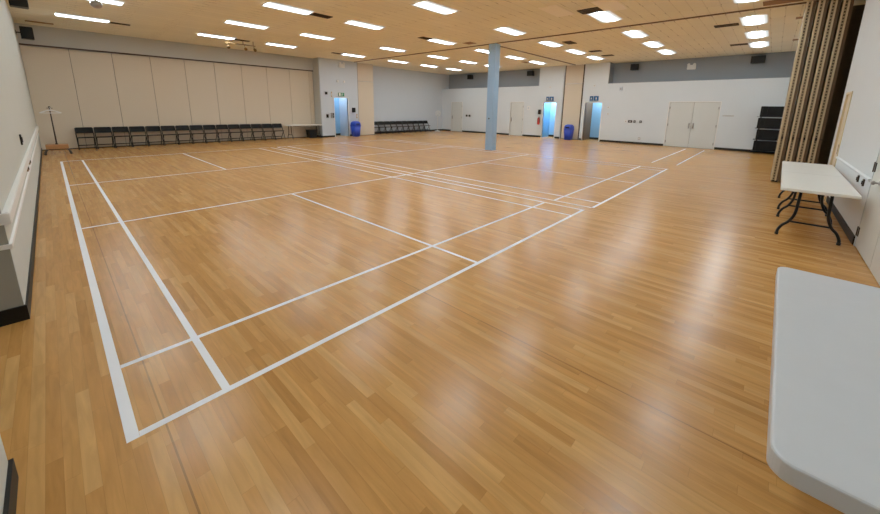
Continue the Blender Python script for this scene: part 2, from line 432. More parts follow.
# doors in the far wall
def leaf(name, y0, y1, hinge_y, knob_y, parent=None):
    d = struct(name, boxes((XF + .02, XF + .065, y0 + .006, y1 - .006, .01, 2.21)), 'door')
    for z in (.25, 1.1, 1.95):
        obj('hinge', boxes((XF - .001, XF + .02, hinge_y - .025, hinge_y + .025, z - .06, z + .06)), 'steel', d)
    bm = bmesh.new(); bx(bm, XF - .002, XF + .02, knob_y - .03, knob_y + .03, .95, 1.22); tube(bm, [(XF - .05, knob_y, 1.0), (XF - .05, knob_y, 1.2)], .012); tube(bm, [(XF - .05, knob_y, 1.01), (XF, knob_y, 1.01)], .01); tube(bm, [(XF - .05, knob_y, 1.19), (XF, knob_y, 1.19)], .01)
    obj('handle', bm, 'steel', d)
    return d
leaf('door_1', -.32, .71, -.29, .62)
leaf('door_2', .71, 1.74, 1.71, .80)
leaf('door_3', 10.13, 11.12, 10.16, 11.02)
leaf('door_4', 15.42, 16.5, 15.45, 16.4)
struct('trim_10', boxes((XF + .066, XF + .1, -.33, 1.75, 0, 2.23), (XF + .066, XF + .1, 10.12, 11.13, 0, 2.23), (XF + .066, XF + .1, 15.41, 16.51, 0, 2.23)), 'gap')

# right wall with the curtain pocket and closets
struct('wall_right', wall_holes(YR - .1, YR, 'x', -1.5, 22.2, 0, H, [(5.03, 7.05, 0, 2.1), (10.45, 11.2, 0, 2.18), (11.65, 13.9, 0, H)]), 'wall')
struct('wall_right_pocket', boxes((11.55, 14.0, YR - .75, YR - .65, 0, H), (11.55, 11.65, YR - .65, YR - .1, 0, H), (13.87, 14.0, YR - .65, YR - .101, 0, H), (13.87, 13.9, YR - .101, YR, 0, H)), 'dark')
struct('baseboard_right', boxes((7.1, 10.4, YR, YR + .015, 0, .12), (13.95, XF, YR, YR + .015, 0, .12)), 'base')
bm = bmesh.new(); prism(bm, [(YR, .875), (YR + .018, .88), (YR + .028, .91), (YR, .925)], 'x', 7.08, 10.42)
struct('trim_11', bm, 'wall')
for i, (x0, x1, hx, kx) in enumerate(((6.045, 7.045, 7.02, 6.6), (5.035, 6.03, 5.06, 5.95))):
    d = struct('door_%d' % (5 + i), boxes((x0, x1, YR - .06, YR - .005, .012, 2.09)), 'door')
    for z in (.21, 1.08, 1.9):
        bm = boxes((hx - .03, hx + .03, YR - .006, YR + .004, z - .06, z + .06)); tube(bm, [(hx + .03, YR + .006, z - .065), (hx + .03, YR + .006, z + .065)], .008)
        obj('hinge', bm, 'bronze', d)
    bm = bmesh.new(); lathe(bm, [(.028, 0), (.028, .008), (.012, .012), (.012, .035), (.026, .045), (.028, .06), (.015, .072)], 16, Matrix.Translation((kx, YR - .005, .93)) @ Matrix.Rotation(-math.pi / 2, 4, 'X'))
    obj('knob', bm, 'steel', d)
struct('trim_12', boxes((5.03, 7.05, YR - .1, YR - .07, 0, 2.1)), 'gap')
d = struct('door_7', boxes((10.5, 11.15, YR - .08, YR - .02, .01, 2.14)), 'tan')
obj('handle', boxes((10.56, 10.6, YR - .02, YR + .01, .95, 1.15), bevel=.008), 'bronze', d)
struct('trim_13', boxes((10.45, 10.5, YR - .1, YR + .012, 0, 2.18), (11.15, 11.2, YR - .1, YR + .012, 0, 2.18), (10.5, 11.15, YR - .1, YR + .012, 2.14, 2.18)), 'tanedge')

# ceiling tracks
struct('trim_14', boxes((12.72, 12.78, YR, YP, H - .03, H)), 'ctrack')
struct('trim_15', boxes((12.78, XF, 6.82, 6.87, H - .03, H)), 'ctrack')

# column
struct('column', boxes((12.60, 12.93, 6.49, 6.84, 0, H - .035), bevel=.012), 'col', label=None)
bm = bmesh.new(); lathe(bm, [(.02, 0), (.03, .01), (.03, .03), (.01, .045)], 12, Matrix.Translation((12.60, 6.68, 1.35)) @ Matrix.Rotation(-math.pi / 2, 4, 'Y'))
tag(obj('hanging_hook', bm, 'blk'), 'small black hook on the blue column', 'hook')

# ------------------------------------------------------------------ court tape on the floor
def tape(x0, x1, y0, y1, name='court_line'):
    o = obj(name, boxes((x0, x1, y0, y1, .0, .0012 if x1 - x0 < y1 - y0 else .0018)), 'tape'); o['kind'] = 'structure'
    return o
w = .024
def vx(x, y0, y1, ww=w): tape(x - ww, x + ww, y0, y1)
def hy(y, x0, x1, ww=w): tape(x0, x1, y - ww, y + ww)
# near court
vx(.012, 0, 13.40, .027); vx(.462, .045, 13.42, .022)
vx(3.05, .045, 4.71, .02); vx(3.05, 8.7, 13.38, .02)
vx(5.67, .045, 13.38, .02); vx(6.15, 0, 13.38, .02)
hy(.022, .04, 6.13, .022); hy(.755, .04, 6.11, .02); hy(4.73, .04, 6.4, .02); hy(8.69, .04, 6.4, .018); hy(13.4, .04, 6.1, .016)
# second court
vx(6.42, -.03, 13.38, .02); vx(6.89, -.02, 13.38, .02); vx(9.5, .045, 4.71, .018); vx(9.5, 8.7, 13.38, .018); vx(12.2, -.03, 13.38, .018); vx(12.68, -.08, 13.38, .02)
hy(-.045, 6.44, 12.7, .024); hy(.70, 6.44, 12.66, .022); hy(4.73, 6.46, 12.66, .02); hy(8.72, 6.46, 12.66, .018); hy(13.4, 6.46, 12.66, .016)
# third court
hy(-.1, 13.9, 20.3, .024); hy(.65, 13.9, 20.5, .024)

# ------------------------------------------------------------------ ceiling lights
LX = [1.12, 4.86, 7.4, 11.15, 14.21, 16.77, 19.2]; LY = [14.41, 11.22, 8.13, 4.91, 1.75, -1.41]
fl = thing('ceiling_light', '', 'ceiling light', (0, 0, H), 0, 'fluorescent ceiling lights')
bm = bmesh.new()
for b in ((-.62, .62, .295, .315, -.012, 0), (-.62, .62, -.315, -.295, -.012, 0), (-.62, -.60, -.295, .295, -.012, 0), (.60, .62, -.295, .295, -.012, 0)): bx(bm, *b)
obj('frame', bm, 'plate', fl)
bm = bmesh.new(); prism(bm, [(-.29, -.002), (-.29, -.014), (-.25, -.026), (.25, -.026), (.29, -.014), (.29, -.002)], 'x', -.595, .595)
obj('diffuser', bm, 'lens', fl)
first = True
for j, y in enumerate(LY):
    for i, x in enumerate(LX):
        lab = 'fluorescent ceiling light, %s out from left wall, in %s row from tan partition' % (ORD[i], ORD[j])
        if first: fl.location = (x, y, H); fl['label'] = lab; first = False
        else: dup(fl, (x, y, H), 0, lab)

# ceiling vents
VENTS = [(2.03, 14.6, .5, .2, 0, 'beside the light by the left wall'), (5.8, 14.55, .6, .22, 0, 'above the brass spotlight rail'),
         (5.85, 8.15, .6, .3, 0, 'beside the second light of the third row'), (10.25, 14.5, .6, .22, 0, 'nearest the pilaster doorway'),
         (10.2, 8.15, .5, .3, 0, 'left of the ceiling track, ahead of the blue column'), (10.25, 1.85, .45, .55, 0, 'with visible louvres before the big pale ceiling square'),
         (14.4, 4.2, .65, .35, 0, 'just past the track to the right of the blue column'), (17.1, 4.15, .35, .5, 0, 'middle one of three past the blue column'), (18.75, 4.15, .35, .5, 0, 'nearest the far doorways'),
         (14.53, -.75, .32, .6, 0, 'just past the track near the folded curtain wall'), (18.8, -.82, .32, .55, 0, 'above the double doors near the grey upper wall')]
for k, (x, y, sx, sy, t, d) in enumerate(VENTS):
    v = thing('ceiling_vent', 'dark louvred ceiling vent ' + d, 'ceiling vent', (x, y, H), 0, 'dark ceiling vents')
    hx, hy_ = sx / 2, sy / 2
    obj('backing', boxes((-hx, hx, -hy_, hy_, -.006, 0)), 'vent', v)
    bm = boxes((-hx, hx, hy_ - .02, hy_, -.02, -.006), (-hx, hx, -hy_, -hy_ + .02, -.02, -.006), (-hx, -hx + .02, -hy_, hy_, -.02, -.006), (hx - .02, hx, -hy_, hy_, -.02, -.006))
    n = 3
    for q in range(n):
        yy = -hy_ + (q + 1) * sy / (n + 1); bx(bm, -hx, hx, yy - .006, yy + .006, -.02, -.006)
    obj('grille', bm, 'vent', v)
BV = [(12.08, 7.45, .42, .42, 'beside the top of the blue column'), (.18, 16.6, .65, .25, 'in the corner above the left wall'), (12.3, -2.0, .45, .72, 'before the folded curtain stack'),
      (14.65, -2.4, .26, .2, 'left of the top of the curtain stack'), (18.8, -2.43, .3, .16, 'smallest, by the grey upper wall beside the curtain'), (14.6, 8.56, .5, .2, 'just behind the blue column top'), (18.85, 8.66, .65, .3, 'above the left blue doorway')]
for x, y, sx, sy, d in BV:
    o = obj('ceiling_panel', boxes((x - sx / 2, x + sx / 2, y - sy / 2, y + sy / 2, H - .012, H)), 'ventb')
    tag(o, 'brown ceiling access panel ' + d, 'ceiling panel', 'brown ceiling panels')

for x, y, d in ((9.75, 2.56, 'left of the louvred vent'), (10.08, 1.29, 'right of the louvred vent')):
    o = obj('ceiling_tile', boxes((x - .6, x + .6, y - .26, y + .26, H - .01, H)), 'ptile'); tag(o, 'pale replacement ceiling square ' + d, 'ceiling tile', 'pale ceiling tiles')

# ceiling-mounted odds and ends
s = thing('ceiling_dome', 'round silver dome hanging under a ceiling light near the left wall', 'dome fixture', (1.15, 10.75, 0))
bm = bmesh.new(); lathe(bm, [(.02, 4.28), (.09, 4.25), (.12, 4.19), (.11, 4.13), (.06, 4.09), (.01, 4.08)], 18); obj('dome', bm, 'steel', s)
bm = bmesh.new(); tube(bm, [(0, 0, 4.27), (0, 0, H)], .02); lathe(bm, [(.05, 4.37), (.05, 4.4)], 14); obj('stem', bm, 'steel', s)
s = thing('spotlight_rail', 'brass-brown rail of small spotlights hung below the ceiling near the partition', 'spotlight rail', (5.75, 14.55, 0))
bm = bmesh.new(); tube(bm, [(-.58, 0, 4.23), (.58, 0, 4.23)], .022); obj('rail', bm, 'brass', s)
for px in (-.45, .1, .5):
    bm = bmesh.new(); tube(bm, [(px, 0, 4.23), (px, 0, H)], .014); obj('stem', bm, 'brass', s)
for px in (-.5, .15, .52):
    bm = bmesh.new(); tube(bm, [(px, 0, 4.21), (px, 0, 4.1)], .012); lathe(bm, [(.03, 0), (.045, .02), (.06, .13), (.055, .135)], 14, Matrix.Translation((px, -.02, 4.1)) @ Matrix.Rotation(math.radians(120), 4, 'X'))
    obj('lamp_head', bm, 'brass', s)

# ------------------------------------------------------------------ speakers
def speaker(loc, rz, label, wd=.28, dp=.26, ht=.38):
    s = thing('wall_speaker', label, 'speaker', loc, rz, 'black wall speakers')     # faces -y locally, wall behind at +y
    bm = bmesh.new(); prism(bm, [(-wd / 2, -dp), (wd / 2, -dp), (wd / 2 * .75, 0), (-wd / 2 * .75, 0)], 'z', 0, ht, bevel=.012); obj('cabinet', bm, 'blk', s)
    obj('grille', boxes((-wd / 2 + .015, wd / 2 - .015, -dp - .012, -dp, .015, ht - .015), bevel=.005), 'blk', s)
    bm = bmesh.new(); tube(bm, [(0, 0, ht / 2), (0, .09, ht / 2)], .02); bx(bm, -.05, .05, .085, .1, ht / 2 - .07, ht / 2 + .07); obj('bracket', bm, 'blk', s)
    return s
speaker((XL + .1, 16.35, 3.78), math.radians(90), 'black speaker on the left wall, farther one by the back corner', .3, .28, .38)
speaker((XL + .1, 10.85, 3.86), math.radians(90), 'black speaker on the left wall, nearer one at the ceiling edge', .3, .28, .38)
for y, d, wd in ((15.13, 'leftmost on the grey upper wall, behind the blue column', .4), (10.03, 'on the grey upper wall left of the left blue doorway', .46), (3.72, 'on the grey upper wall just right of the right blue doorway', .4), (-1.36, 'on the grey upper wall nearest the folded curtain', .5)):
    speaker((22.05, y, 3.95), math.radians(-90), 'black speaker ' + d, wd, .26, .32)

# ------------------------------------------------------------------ folding chairs
def folding_chair(name):
    t = thing(name, '', 'chair', (0, 0, 0), 0)
    bm = bmesh.new(); prism(bm, rrect(-.225, .225, -.24, .13, .05), 'z', .435, .465, bevel=.01); obj('seat', bm, 'blkp', t)
    n = bmesh.new()
    cols = 9; vs = []
    for side in (0, 1):
        for k in range(cols + 1):
            u = -1 + 2 * k / cols; yy = .15 + .035 * (1 - u * u) - side * .03
            for z in (.60, .63, .80, .825):
                inset = .03 if z in (.60, .825) else 0
                vs.append(n.verts.new((u * (.252 - inset), yy + (z - .7) * .35, z)))
    n.verts.ensure_lookup_table()
    I = lambda s, k, r: vs[s * (cols + 1) * 4 + k * 4 + r]
    for k in range(cols):
        for r in range(3):
            n.faces.new((I(0, k, r), I(0, k + 1, r), I(0, k + 1, r + 1), I(0, k, r + 1))); n.faces.new((I(1, k, r), I(1, k, r + 1), I(1, k + 1, r + 1), I(1, k + 1, r)))
        for r in (0, 3): n.faces.new((I(0, k, r), I(1, k, r), I(1, k + 1, r), I(0, k + 1, r)))
    for k in (0, cols):
        for r in range(3): n.faces.new((I(0, k, r), I(0, k, r + 1), I(1, k, r + 1), I(1, k, r)))
    bm = bmesh.new(); merge(bm, n); obj('backrest', bm, 'blkp', t)
    for sx in (-1, 1):
        bm = bmesh.new(); tube(bm, smooth_path([(sx * .24, -.2, .012), (sx * .24, .0, .45), (sx * .235, .17, .8)], 4), .016); lathe(bm, [(.017, 0), (.017, .03)], 10, Matrix.Translation((sx * .24, -.205, 0))); obj('leg', bm, 'blk', t)
    for sx in (-1, 1):
        bm = bmesh.new(); tube(bm, [(sx * .222, -.1, .45), (sx * .222, .24, .012)], .014); lathe(bm, [(.018, 0), (.018, .03)], 10, Matrix.Translation((sx * .222, .242, 0))); obj('leg', bm, 'blk', t)
    bm = bmesh.new(); tube(bm, [(-.24, -.13, .17), (.24, -.13, .17)], .014); obj('stretcher', bm, 'blk', t)
    bm = bmesh.new(); tube(bm, [(-.222, .17, .13), (.222, .17, .13)], .011); obj('stretcher', bm, 'blk', t)
    return t
ch = folding_chair('folding_chair'); ch['group'] = 'black folding chairs along the tan partition'
for i in range(15):
    lab = 'black folding chair beside the coat stand, first in the row along the tan partition' if i == 0 else \
        'black folding chair beside the far folding table, last in the row along the tan partition' if i == 14 else \
        'black folding chair, %s from the coat stand in the row along tan partition' % ORD[i]
    p = (.79 + .523 * i, 17.12, 0)
    if i == 0: ch.location = p; ch['label'] = lab
    else: dup(ch, p, 0, lab)
far = None
for i in range(10):
    lab = 'black folding chair, %s from the tan stack in the row on the grey wall' % ORD[i]
    p = (14.5 + .53 * i, 17.15, 0)
    o = dup(ch, p, 0, lab); o['group'] = 'black folding chairs along the grey far wall'

# ------------------------------------------------------------------ folding tables
def folding_table(name, label, loc, L, wd=.76, h=.74, th=.045, r=.07, legs=True, group=None, rz=0.0, foot=.31, top='whitet', inset=.33, lr=.018):
    t = thing(name, label, 'table', loc, rz, group)                    # long side along x, centred
    bm = bmesh.new(); prism(bm, rrect(-L / 2, L / 2, -wd / 2, wd / 2, r, 8), 'z', h - th, h, bevel=.01)
    o = obj('tabletop', bm, top, t)
    bm = bmesh.new()
    for yy in (-wd / 2 + .06, wd / 2 - .08): bx(bm, -L / 2 + .2, L / 2 - .2, yy, yy + .02, h - th - .03, h - th)
    obj('apron', bm, 'blk', t)
    for sx in (-1, 1):
        x = sx * (L / 2 - inset)
        lf = None
        for sy in (-1, 1):
            pts = smooth_path([(x, sy * .15, h - th - .005), (x, sy * .155, .5), (x, sy * .165, .34), (x, sy * .21, .22), (x, sy * (foot - .04), .15), (x, sy * (foot - .005), .07), (x, sy * foot, .012)], 4)
            bm = bmesh.new(); tube(bm, pts, lr); lathe(bm, [(.022, 0), (.022, .035)], 10, Matrix.Translation((x, sy * foot, 0)))
            obj('leg', bm, 'blk', t)
        bm = bmesh.new(); tube(bm, [(x, -.21, .22), (x, .21, .22)], .014); obj('crossbar', bm, 'blk', t)
        bm = bmesh.new(); tube(bm, [(x, -.2, h - th - .015), (x, .2, h - th - .015)], .014); obj('hinge_bar', bm, 'blk', t)
        bm = bmesh.new(); tube(bm, [(x - sx * .01, 0, h - th - .02), (x - sx * .32, 0, h - th - .02)], .008); obj('brace', bm, 'blk', t)
    return t
folding_table('folding_table', 'large light grey plastic folding table at the near right corner', (2.17, -2.775, 0), 1.85, .77, .745, .068, .06, rz=math.radians(-.9), foot=.28, top='table', inset=.17)
folding_table('folding_table', 'white folding table end by the closet doors, nearer of two along the wall', (7.56, -2.845, 0), 1.9, .74, .745, .04, .03, rz=-.0175, group='white tables along the right wall')
folding_table('folding_table', 'white folding table behind another, end towards the folded curtain stack', (9.47, -2.878, 0), 1.9, .74, .745, .04, .03, rz=-.0175, group='white tables along the right wall')
folding_table('folding_table', 'white folding table between the chair row and the pilaster', (9.5, 17.02, 0), 1.86, .7, .74, .04, .04, inset=.12)
t = thing('storage_tote', 'black storage tote under the far table beside the pilaster', 'tote', (9.93, 17.0, 0))
bm = bmesh.new(); prism(bm, [(-.2, 0), (.2, 0), (.25, .42), (-.25, .42)], 'y', -.18, .22, bevel=.02); obj('body', bm, 'blkp', t)
obj('lid', boxes((-.27, .27, -.2, .24, .42, .46), bevel=.01), 'blkp', t)

# ------------------------------------------------------------------ folded curtain stack (operable wall panels)
cs = thing('partition_stack', 'folded tan operable wall panels on edge in the right wall pocket', 'folding partition', (12.4, -2.82, 0))
for k in range(4):
    y1 = .395 - k * .2; y0 = y1 - .165
    pn = obj('panel', boxes((.02, 1.2, y0, y1, .05, H - .07), bevel=.004), 'tan2', cs)
    bm = bmesh.new()
    bx(bm, 0, .03, y1 - .035, y1, .04, H - .06, bevel=.004); bx(bm, 0, .03, y0 + .055, y0 + .085, .04, H - .06, bevel=.004)
    obj('edge_rail', bm, 'tanedge', pn)
    bm = bmesh.new()
    bx(bm, .008, .03, y0, y0 + .05, .05, H - .07)
    obj('edge_groove', bm, 'brown', pn)
    bm = boxes((.004, .02, y1 - .068, y1 - .042, .05, H - .07))
    obj('perforated_strip', bm, 'perf', pn)
    bm = boxes((-.012, .02, y0 + .09, y0 + .125, 1.10, 1.18), (-.008, .01, y0 + .0, y0 + .04, 1.13, 1.145)); obj('latch', bm, 'blk', pn)
    bm = boxes((.3, .5, (y0 + y1) / 2 - .03, (y0 + y1) / 2 + .03, H - .07, H - .035)); obj('trolley', bm, 'blk', pn)
    obj('bottom_seal', boxes((.03, 1.18, y0 + .02, y1 - .02, 0, .05)), 'base', pn)

# ------------------------------------------------------------------ chair storage rack
rk = thing('chair_rack', 'tall black rack of folded chairs against the far white wall beside the folded curtain', 'rack', (20.95, -2.35, 0))
for sx in (-.28, .28):
    for sy in (-.55, .5):
        bm = bmesh.new(); bx(bm, sx - .02, sx + .02, sy - .02, sy + .02, .1, 2.02); obj('post', bm, 'blk', rk)
        bm = bmesh.new(); lathe(bm, [(.045, -.015), (.045, .015)], 14, Matrix.Translation((sx, sy, .045)) @ Matrix.Rotation(math.pi / 2, 4, 'X')); bx(bm, sx - .02, sx + .02, sy - .025, sy + .025, .06, .1); obj('caster', bm, 'blkp', rk)
for z in (.13, .62, 1.11, 1.6):
    obj('shelf', boxes((-.31, .31, -.63, .63, z - .014, z), bevel=.004), 'blk', rk)
fc = thing('folded_chair', '', 'chair', (0, 0, 0), 0, 'folded black chairs on the rack')
bm = bmesh.new(); prism(bm, rrect(-.46, .24, .02, .42, .02), 'x', -.02, .02, bevel=.008); obj('seat', bm, 'blkp', fc)
bm = bmesh.new(); prism(bm, rrect(.24, .47, .0, .44, .03), 'x', -.025, .025, bevel=.01); obj('backrest', bm, 'blkp', fc)
for z in (.015, .425):
    bm = bmesh.new(); tube(bm, [(.03, -.48, z), (.03, .3, z)], .013); obj('leg', bm, 'blk', fc)
first = True
for k, z in enumerate((.13, .62, 1.11, 1.6)):
    for q in range(1):
        lab = 'folded black chair lying on its side on the %s shelf of the black rack' % ('bottom', 'second lowest', 'second highest', 'top')[k]
        p = (20.74 + q * .16, -2.24 - .03 * (k % 2), z)
        if first: fc.location = p; fc['label'] = lab; first = False
        else: dup(fc, p, 0, lab)

# ------------------------------------------------------------------ coat stand
ct = thing('coat_stand', 'low wooden trolley with a tall pole in the back left corner', 'coat stand', (0.0, 15.85, 0))
obj('base_box', boxes((-.27, .27, -.22, .22, .19, .33), bevel=.01), 'lwood', ct)
bm = bmesh.new()
for sx in (-1, 1):
    for sy in (-1, 1):
        bm = bmesh.new(); tube(bm, smooth_path([(sx * .22, sy * .17, .2), (sx * .28, sy * .24, .1), (sx * .3, sy * .26, .05)], 3), .018)
        lathe(bm, [(.035, -.014), (.035, .014)], 12, Matrix.Translation((sx * .3, sy * .26, .035)) @ Matrix.Rotation(math.pi / 2, 4, 'X')); obj('leg', bm, 'bronze', ct)
bm = bmesh.new(); tube(bm, [(0, 0, .33), (0, 0, 1.56)], [.022, .015]); lathe(bm, [(.04, .33), (.03, .37)], 14); obj('pole', bm, 'bronze', ct)
bm = bmesh.new(); lathe(bm, [(.01, 1.55), (.03, 1.57), (.03, 1.6), (.01, 1.62)], 12)
tube(bm, [(-.07, -.07, 1.555), (.07, .07, 1.555)], .009); tube(bm, [(-.07, .07, 1.555), (.07, -.07, 1.555)], .009); obj('hook', bm, 'bronze', ct)
hg = None
for k, (a, lab) in enumerate(((8, 'white coat hanger on the pole, facing out'), (5, 'white coat hanger on the pole behind the front one'))):
    bm = bmesh.new()
    yy = -.05 + k * .1
    tube(bm, smooth_path([(-.25, yy, 1.395), (-.12, yy, 1.455), (0, yy, 1.485), (.12, yy, 1.455), (.25, yy, 1.395)], 5), .016)
    tube(bm, [(-.25, yy, 1.393), (.25, yy, 1.393)], .011)
    tube(bm, smooth_path([(0, yy, 1.485), (0, yy, 1.52), (.02, yy, 1.55), (0, yy * .9, 1.572), (-.02, yy, 1.56)], 3), .006)
    o = obj('coat_hanger', bm, 'plate', loc=(0, 15.85, 0)); o.rotation_euler = (0, 0, math.radians(a)); tag(o, lab, 'hanger')

# ------------------------------------------------------------------ bins
def recycling_bin(label, loc, rz):
    b = thing('recycling_bin', label, 'bin', loc, rz, None)
    n = bmesh.new(); bm = bmesh.new()
    for z0, z1, s0, s1 in ((0, .62, .19, .235), (.62, .66, .25, .25)):
        A = rrect(-s0, s0, -s0, s0, .06); B = rrect(-s1, s1, -s1, s1, .06)
        va = [bm.verts.new((x, y, z0)) for x, y in A]; vb = [bm.verts.new((x, y, z1)) for x, y in B]
        bm.faces.new(va[::-1]); bm.faces.new(vb)
        for i in range(len(A)): f = bm.faces.new((va[i], va[(i + 1) % len(A)], vb[(i + 1) % len(A)], vb[i])); f.smooth = True
    obj('body', bm, 'bin', b)
    bm = bmesh.new(); prof = [(.245, .66), (.24, .78), (.2, .87), (.12, .915), (.0, .92)]; rings = []
    for s, z in prof[:-1]:
        rings.append([bm.verts.new((x, y, z)) for x, y in rrect(-s, s, -s, s, min(.1, s * .6))])
    for i in range(len(rings) - 1):
        for k in range(len(rings[0])): f = bm.faces.new((rings[i][k], rings[i][(k + 1) % len(rings[0])], rings[i + 1][(k + 1) % len(rings[0])], rings[i + 1][k])); f.smooth = True
    bm.faces.new(rings[0][::-1]); bm.faces.new(rings[-1])
    l = obj('lid', bm, 'bin', b)
    obj('flap', boxes((-.12, .12, -.25, -.22, .70, .78), bevel=.01), 'blkp', l)
    return b
recycling_bin('blue recycling bin beside the pilaster doorway and tan stack', (12.49, 16.45, 0), 0)
recycling_bin('blue recycling bin between the two blue doorways of the far wall', (21.05, 6.75, 0), math.radians(-90))

# ------------------------------------------------------------------ pedestal fan
f = thing('pedestal_fan', 'white pedestal fan in the far corner past the chair row', 'fan', (20.45, 17.1, 0), math.radians(-30))
bm = bmesh.new(); lathe(bm, [(.22, 0), (.22, .02), (.05, .05), (.03, .08)], 24); obj('base', bm, 'plate', f)
bm = bmesh.new(); tube(bm, [(0, 0, .06), (0, 0, 1.3)], .016); obj('pole', bm, 'plate', f)
bm = bmesh.new(); lathe(bm, [(.04, -.02), (.075, .02), (.07, .14), (.03, .17)], 16, Matrix.Translation((0, 0, 1.36)) @ Matrix.Rotation(-math.pi / 2, 4, 'X')); obj('motor', bm, 'plate', f)
bm = bmesh.new()
def ring(bm, r, y, z, rad=.006):
    tube(bm, [(r * math.cos(t), y, z + r * math.sin(t)) for t in [2 * math.pi * k / 28 for k in range(29)]], rad, 6, False)
for y, rs in ((-.14, (.07, .14, .2)), (-.02, (.1, .2)), (-.08, (.22,))):
    for r in rs: ring(bm, r, y, 1.36)
for k in range(24):
    t = 2 * math.pi * k / 24; c, s_ = math.cos(t), math.sin(t)
    tube(bm, [(.03 * c, -.15, 1.36 + .03 * s_), (.18 * c, -.145, 1.36 + .18 * s_), (.22 * c, -.08, 1.36 + .22 * s_), (.18 * c, -.02, 1.36 + .18 * s_), (.06 * c, -.01, 1.36 + .06 * s_)], .003, 5)
obj('cage', bm, 'plate', f)
for k in range(4):
    t = math.pi / 2 * k
    n = bmesh.new(); prism(n, rrect(.03, .18, -.055, .055, .04), 'z', -.003, .003)
    bm = bmesh.new(); merge(bm, n, Matrix.Translation((0, -.08, 1.36)) @ Matrix.Rotation(math.pi / 2, 4, 'X') @ Matrix.Rotation(t, 4, 'Z') @ Matrix.Rotation(.4, 4, 'X')); obj('blade', bm, 'cool', f)

# ------------------------------------------------------------------ small wall fittings
def sign_box(name, label, cat, loc, rz, kind):
    """Two-face V-shaped pictogram sign; wall at +y."""
    s = thing(name, label, cat, loc, rz)
    if kind == 'exit':
        obj('housing', boxes((-.19, .19, -.06, 0, 0, .2), bevel=.006), 'green', s)
        bm = bmesh.new(); y0, y1 = -.066, -.0605
        lathe(bm, [(.018, y0), (.018, y1)], 12, Matrix.Translation((.05, 0, .165)) @ Matrix.Rotation(-math.pi / 2, 4, 'X'))
        prism(bm, [(.035, .14), (.06, .145), (.045, .08), (.02, .08)], 'y', y0, y1)
        prism(bm, [(.03, .085), (.045, .08), (.075, .035), (.055, .03)], 'y', y0, y1); prism(bm, [(.02, .085), (.035, .08), (.005, .04), (-.03, .045), (-.03, .06), (-.005, .058)], 'y', y0, y1)
        prism(bm, [(.055, .14), (.1, .11), (.095, .1), (.05, .125)], 'y', y0, y1); prism(bm, [(.04, .135), (.0, .115), (.005, .105), (.045, .12)], 'y', y0, y1)
        obj('running_figure', bm, 'plate', s)
        bm = bmesh.new(); bx(bm, -.17, -.06, y0, y1, .02, .18); obj('door_symbol', bm, 'plate', s)
    else:
        for sx in (-1, 1):
            n = bmesh.new(); prism(n, [(0, 0), (.26, 0), (.26, .26), (0, .26)], 'y', -.008, .008)
            bm = bmesh.new(); a = math.radians(28)
            mtx = Matrix.Rotation(a if sx < 0 else -a, 4, 'Z') @ Matrix.Translation((-.27 if sx < 0 else .01, 0, 0))
            mtx = Matrix.Translation((0, -.01 - .13 * 0, 0)) @ (Matrix.Translation((0, -.14, 0)) @ mtx.copy() if False else Matrix.Translation((sx * .02, -.14, 0)) @ Matrix.Rotation(sx * a, 4, 'Z') @ Matrix.Translation((-.26 if sx < 0 else 0, 0, 0)))
            merge(bm, n, mtx); fcx = obj('face', bm, 'sblue', s)
            n = bmesh.new()
            lathe(n, [(.024, -.012), (.024, -.008)], 12, Matrix.Translation((.13, 0, .215)) @ Matrix.Rotation(-math.pi / 2, 4, 'X') @ Matrix.Scale(-1, 4, (0, 0, 1)))
            prism(n, [(.10, .18), (.16, .18), (.18, .10) if sx < 0 else (.165, .1), (.145, .1), (.145, .03), (.115, .03), (.115, .1), (.08, .10) if sx < 0 else (.095, .1)], 'y', -.012, -.008)
            bm = bmesh.new(); merge(bm, n, mtx); obj('figure', bm, 'plate', fcx)
        obj('mount', boxes((-.03, .03, -.14, 0, .1, .16)), 'plate', s)
    return s
sign_box('exit_sign', 'green running-figure exit sign above the pilaster doorway', 'exit sign', (11.75, YP, 2.36), 0, 'exit')
sign_box('washroom_sign', 'blue pictogram sign above the left doorway of the far wall', 'sign', (XF, 8.28, 2.31), math.radians(-90), 'wash')
sign_box('washroom_sign', 'blue pictogram sign above the right doorway of the far wall', 'sign', (XF, 5.55, 2.31), math.radians(-90), 'wash')

def emergency_light(label, loc, rz):
    s = thing('mounted_emergency_light', label, 'emergency light', loc, rz)
    obj('housing', boxes((-.18, .18, -.09, 0, 0, .22), bevel=.015), 'plate', s)
    for sx in (-1, 1):
        bm = bmesh.new(); lathe(bm, [(.03, 0), (.06, .04), (.062, .09), (.05, .1)], 14, Matrix.Translation((sx * .12, -.03, .25)) @ Matrix.Rotation(math.radians(100), 4, 'X')); tube(bm, [(sx * .12, -.04, .2), (sx * .12, -.04, .26)], .012); obj('lamp_head', bm, 'plate', s)
emergency_light('white twin-head emergency light high above the pilaster doorway', (11.85, YP, 3.98), 0)
emergency_light('white twin-head emergency light on the grey wall above the double doors', (22.15, 1.16, 3.85), math.radians(-90))

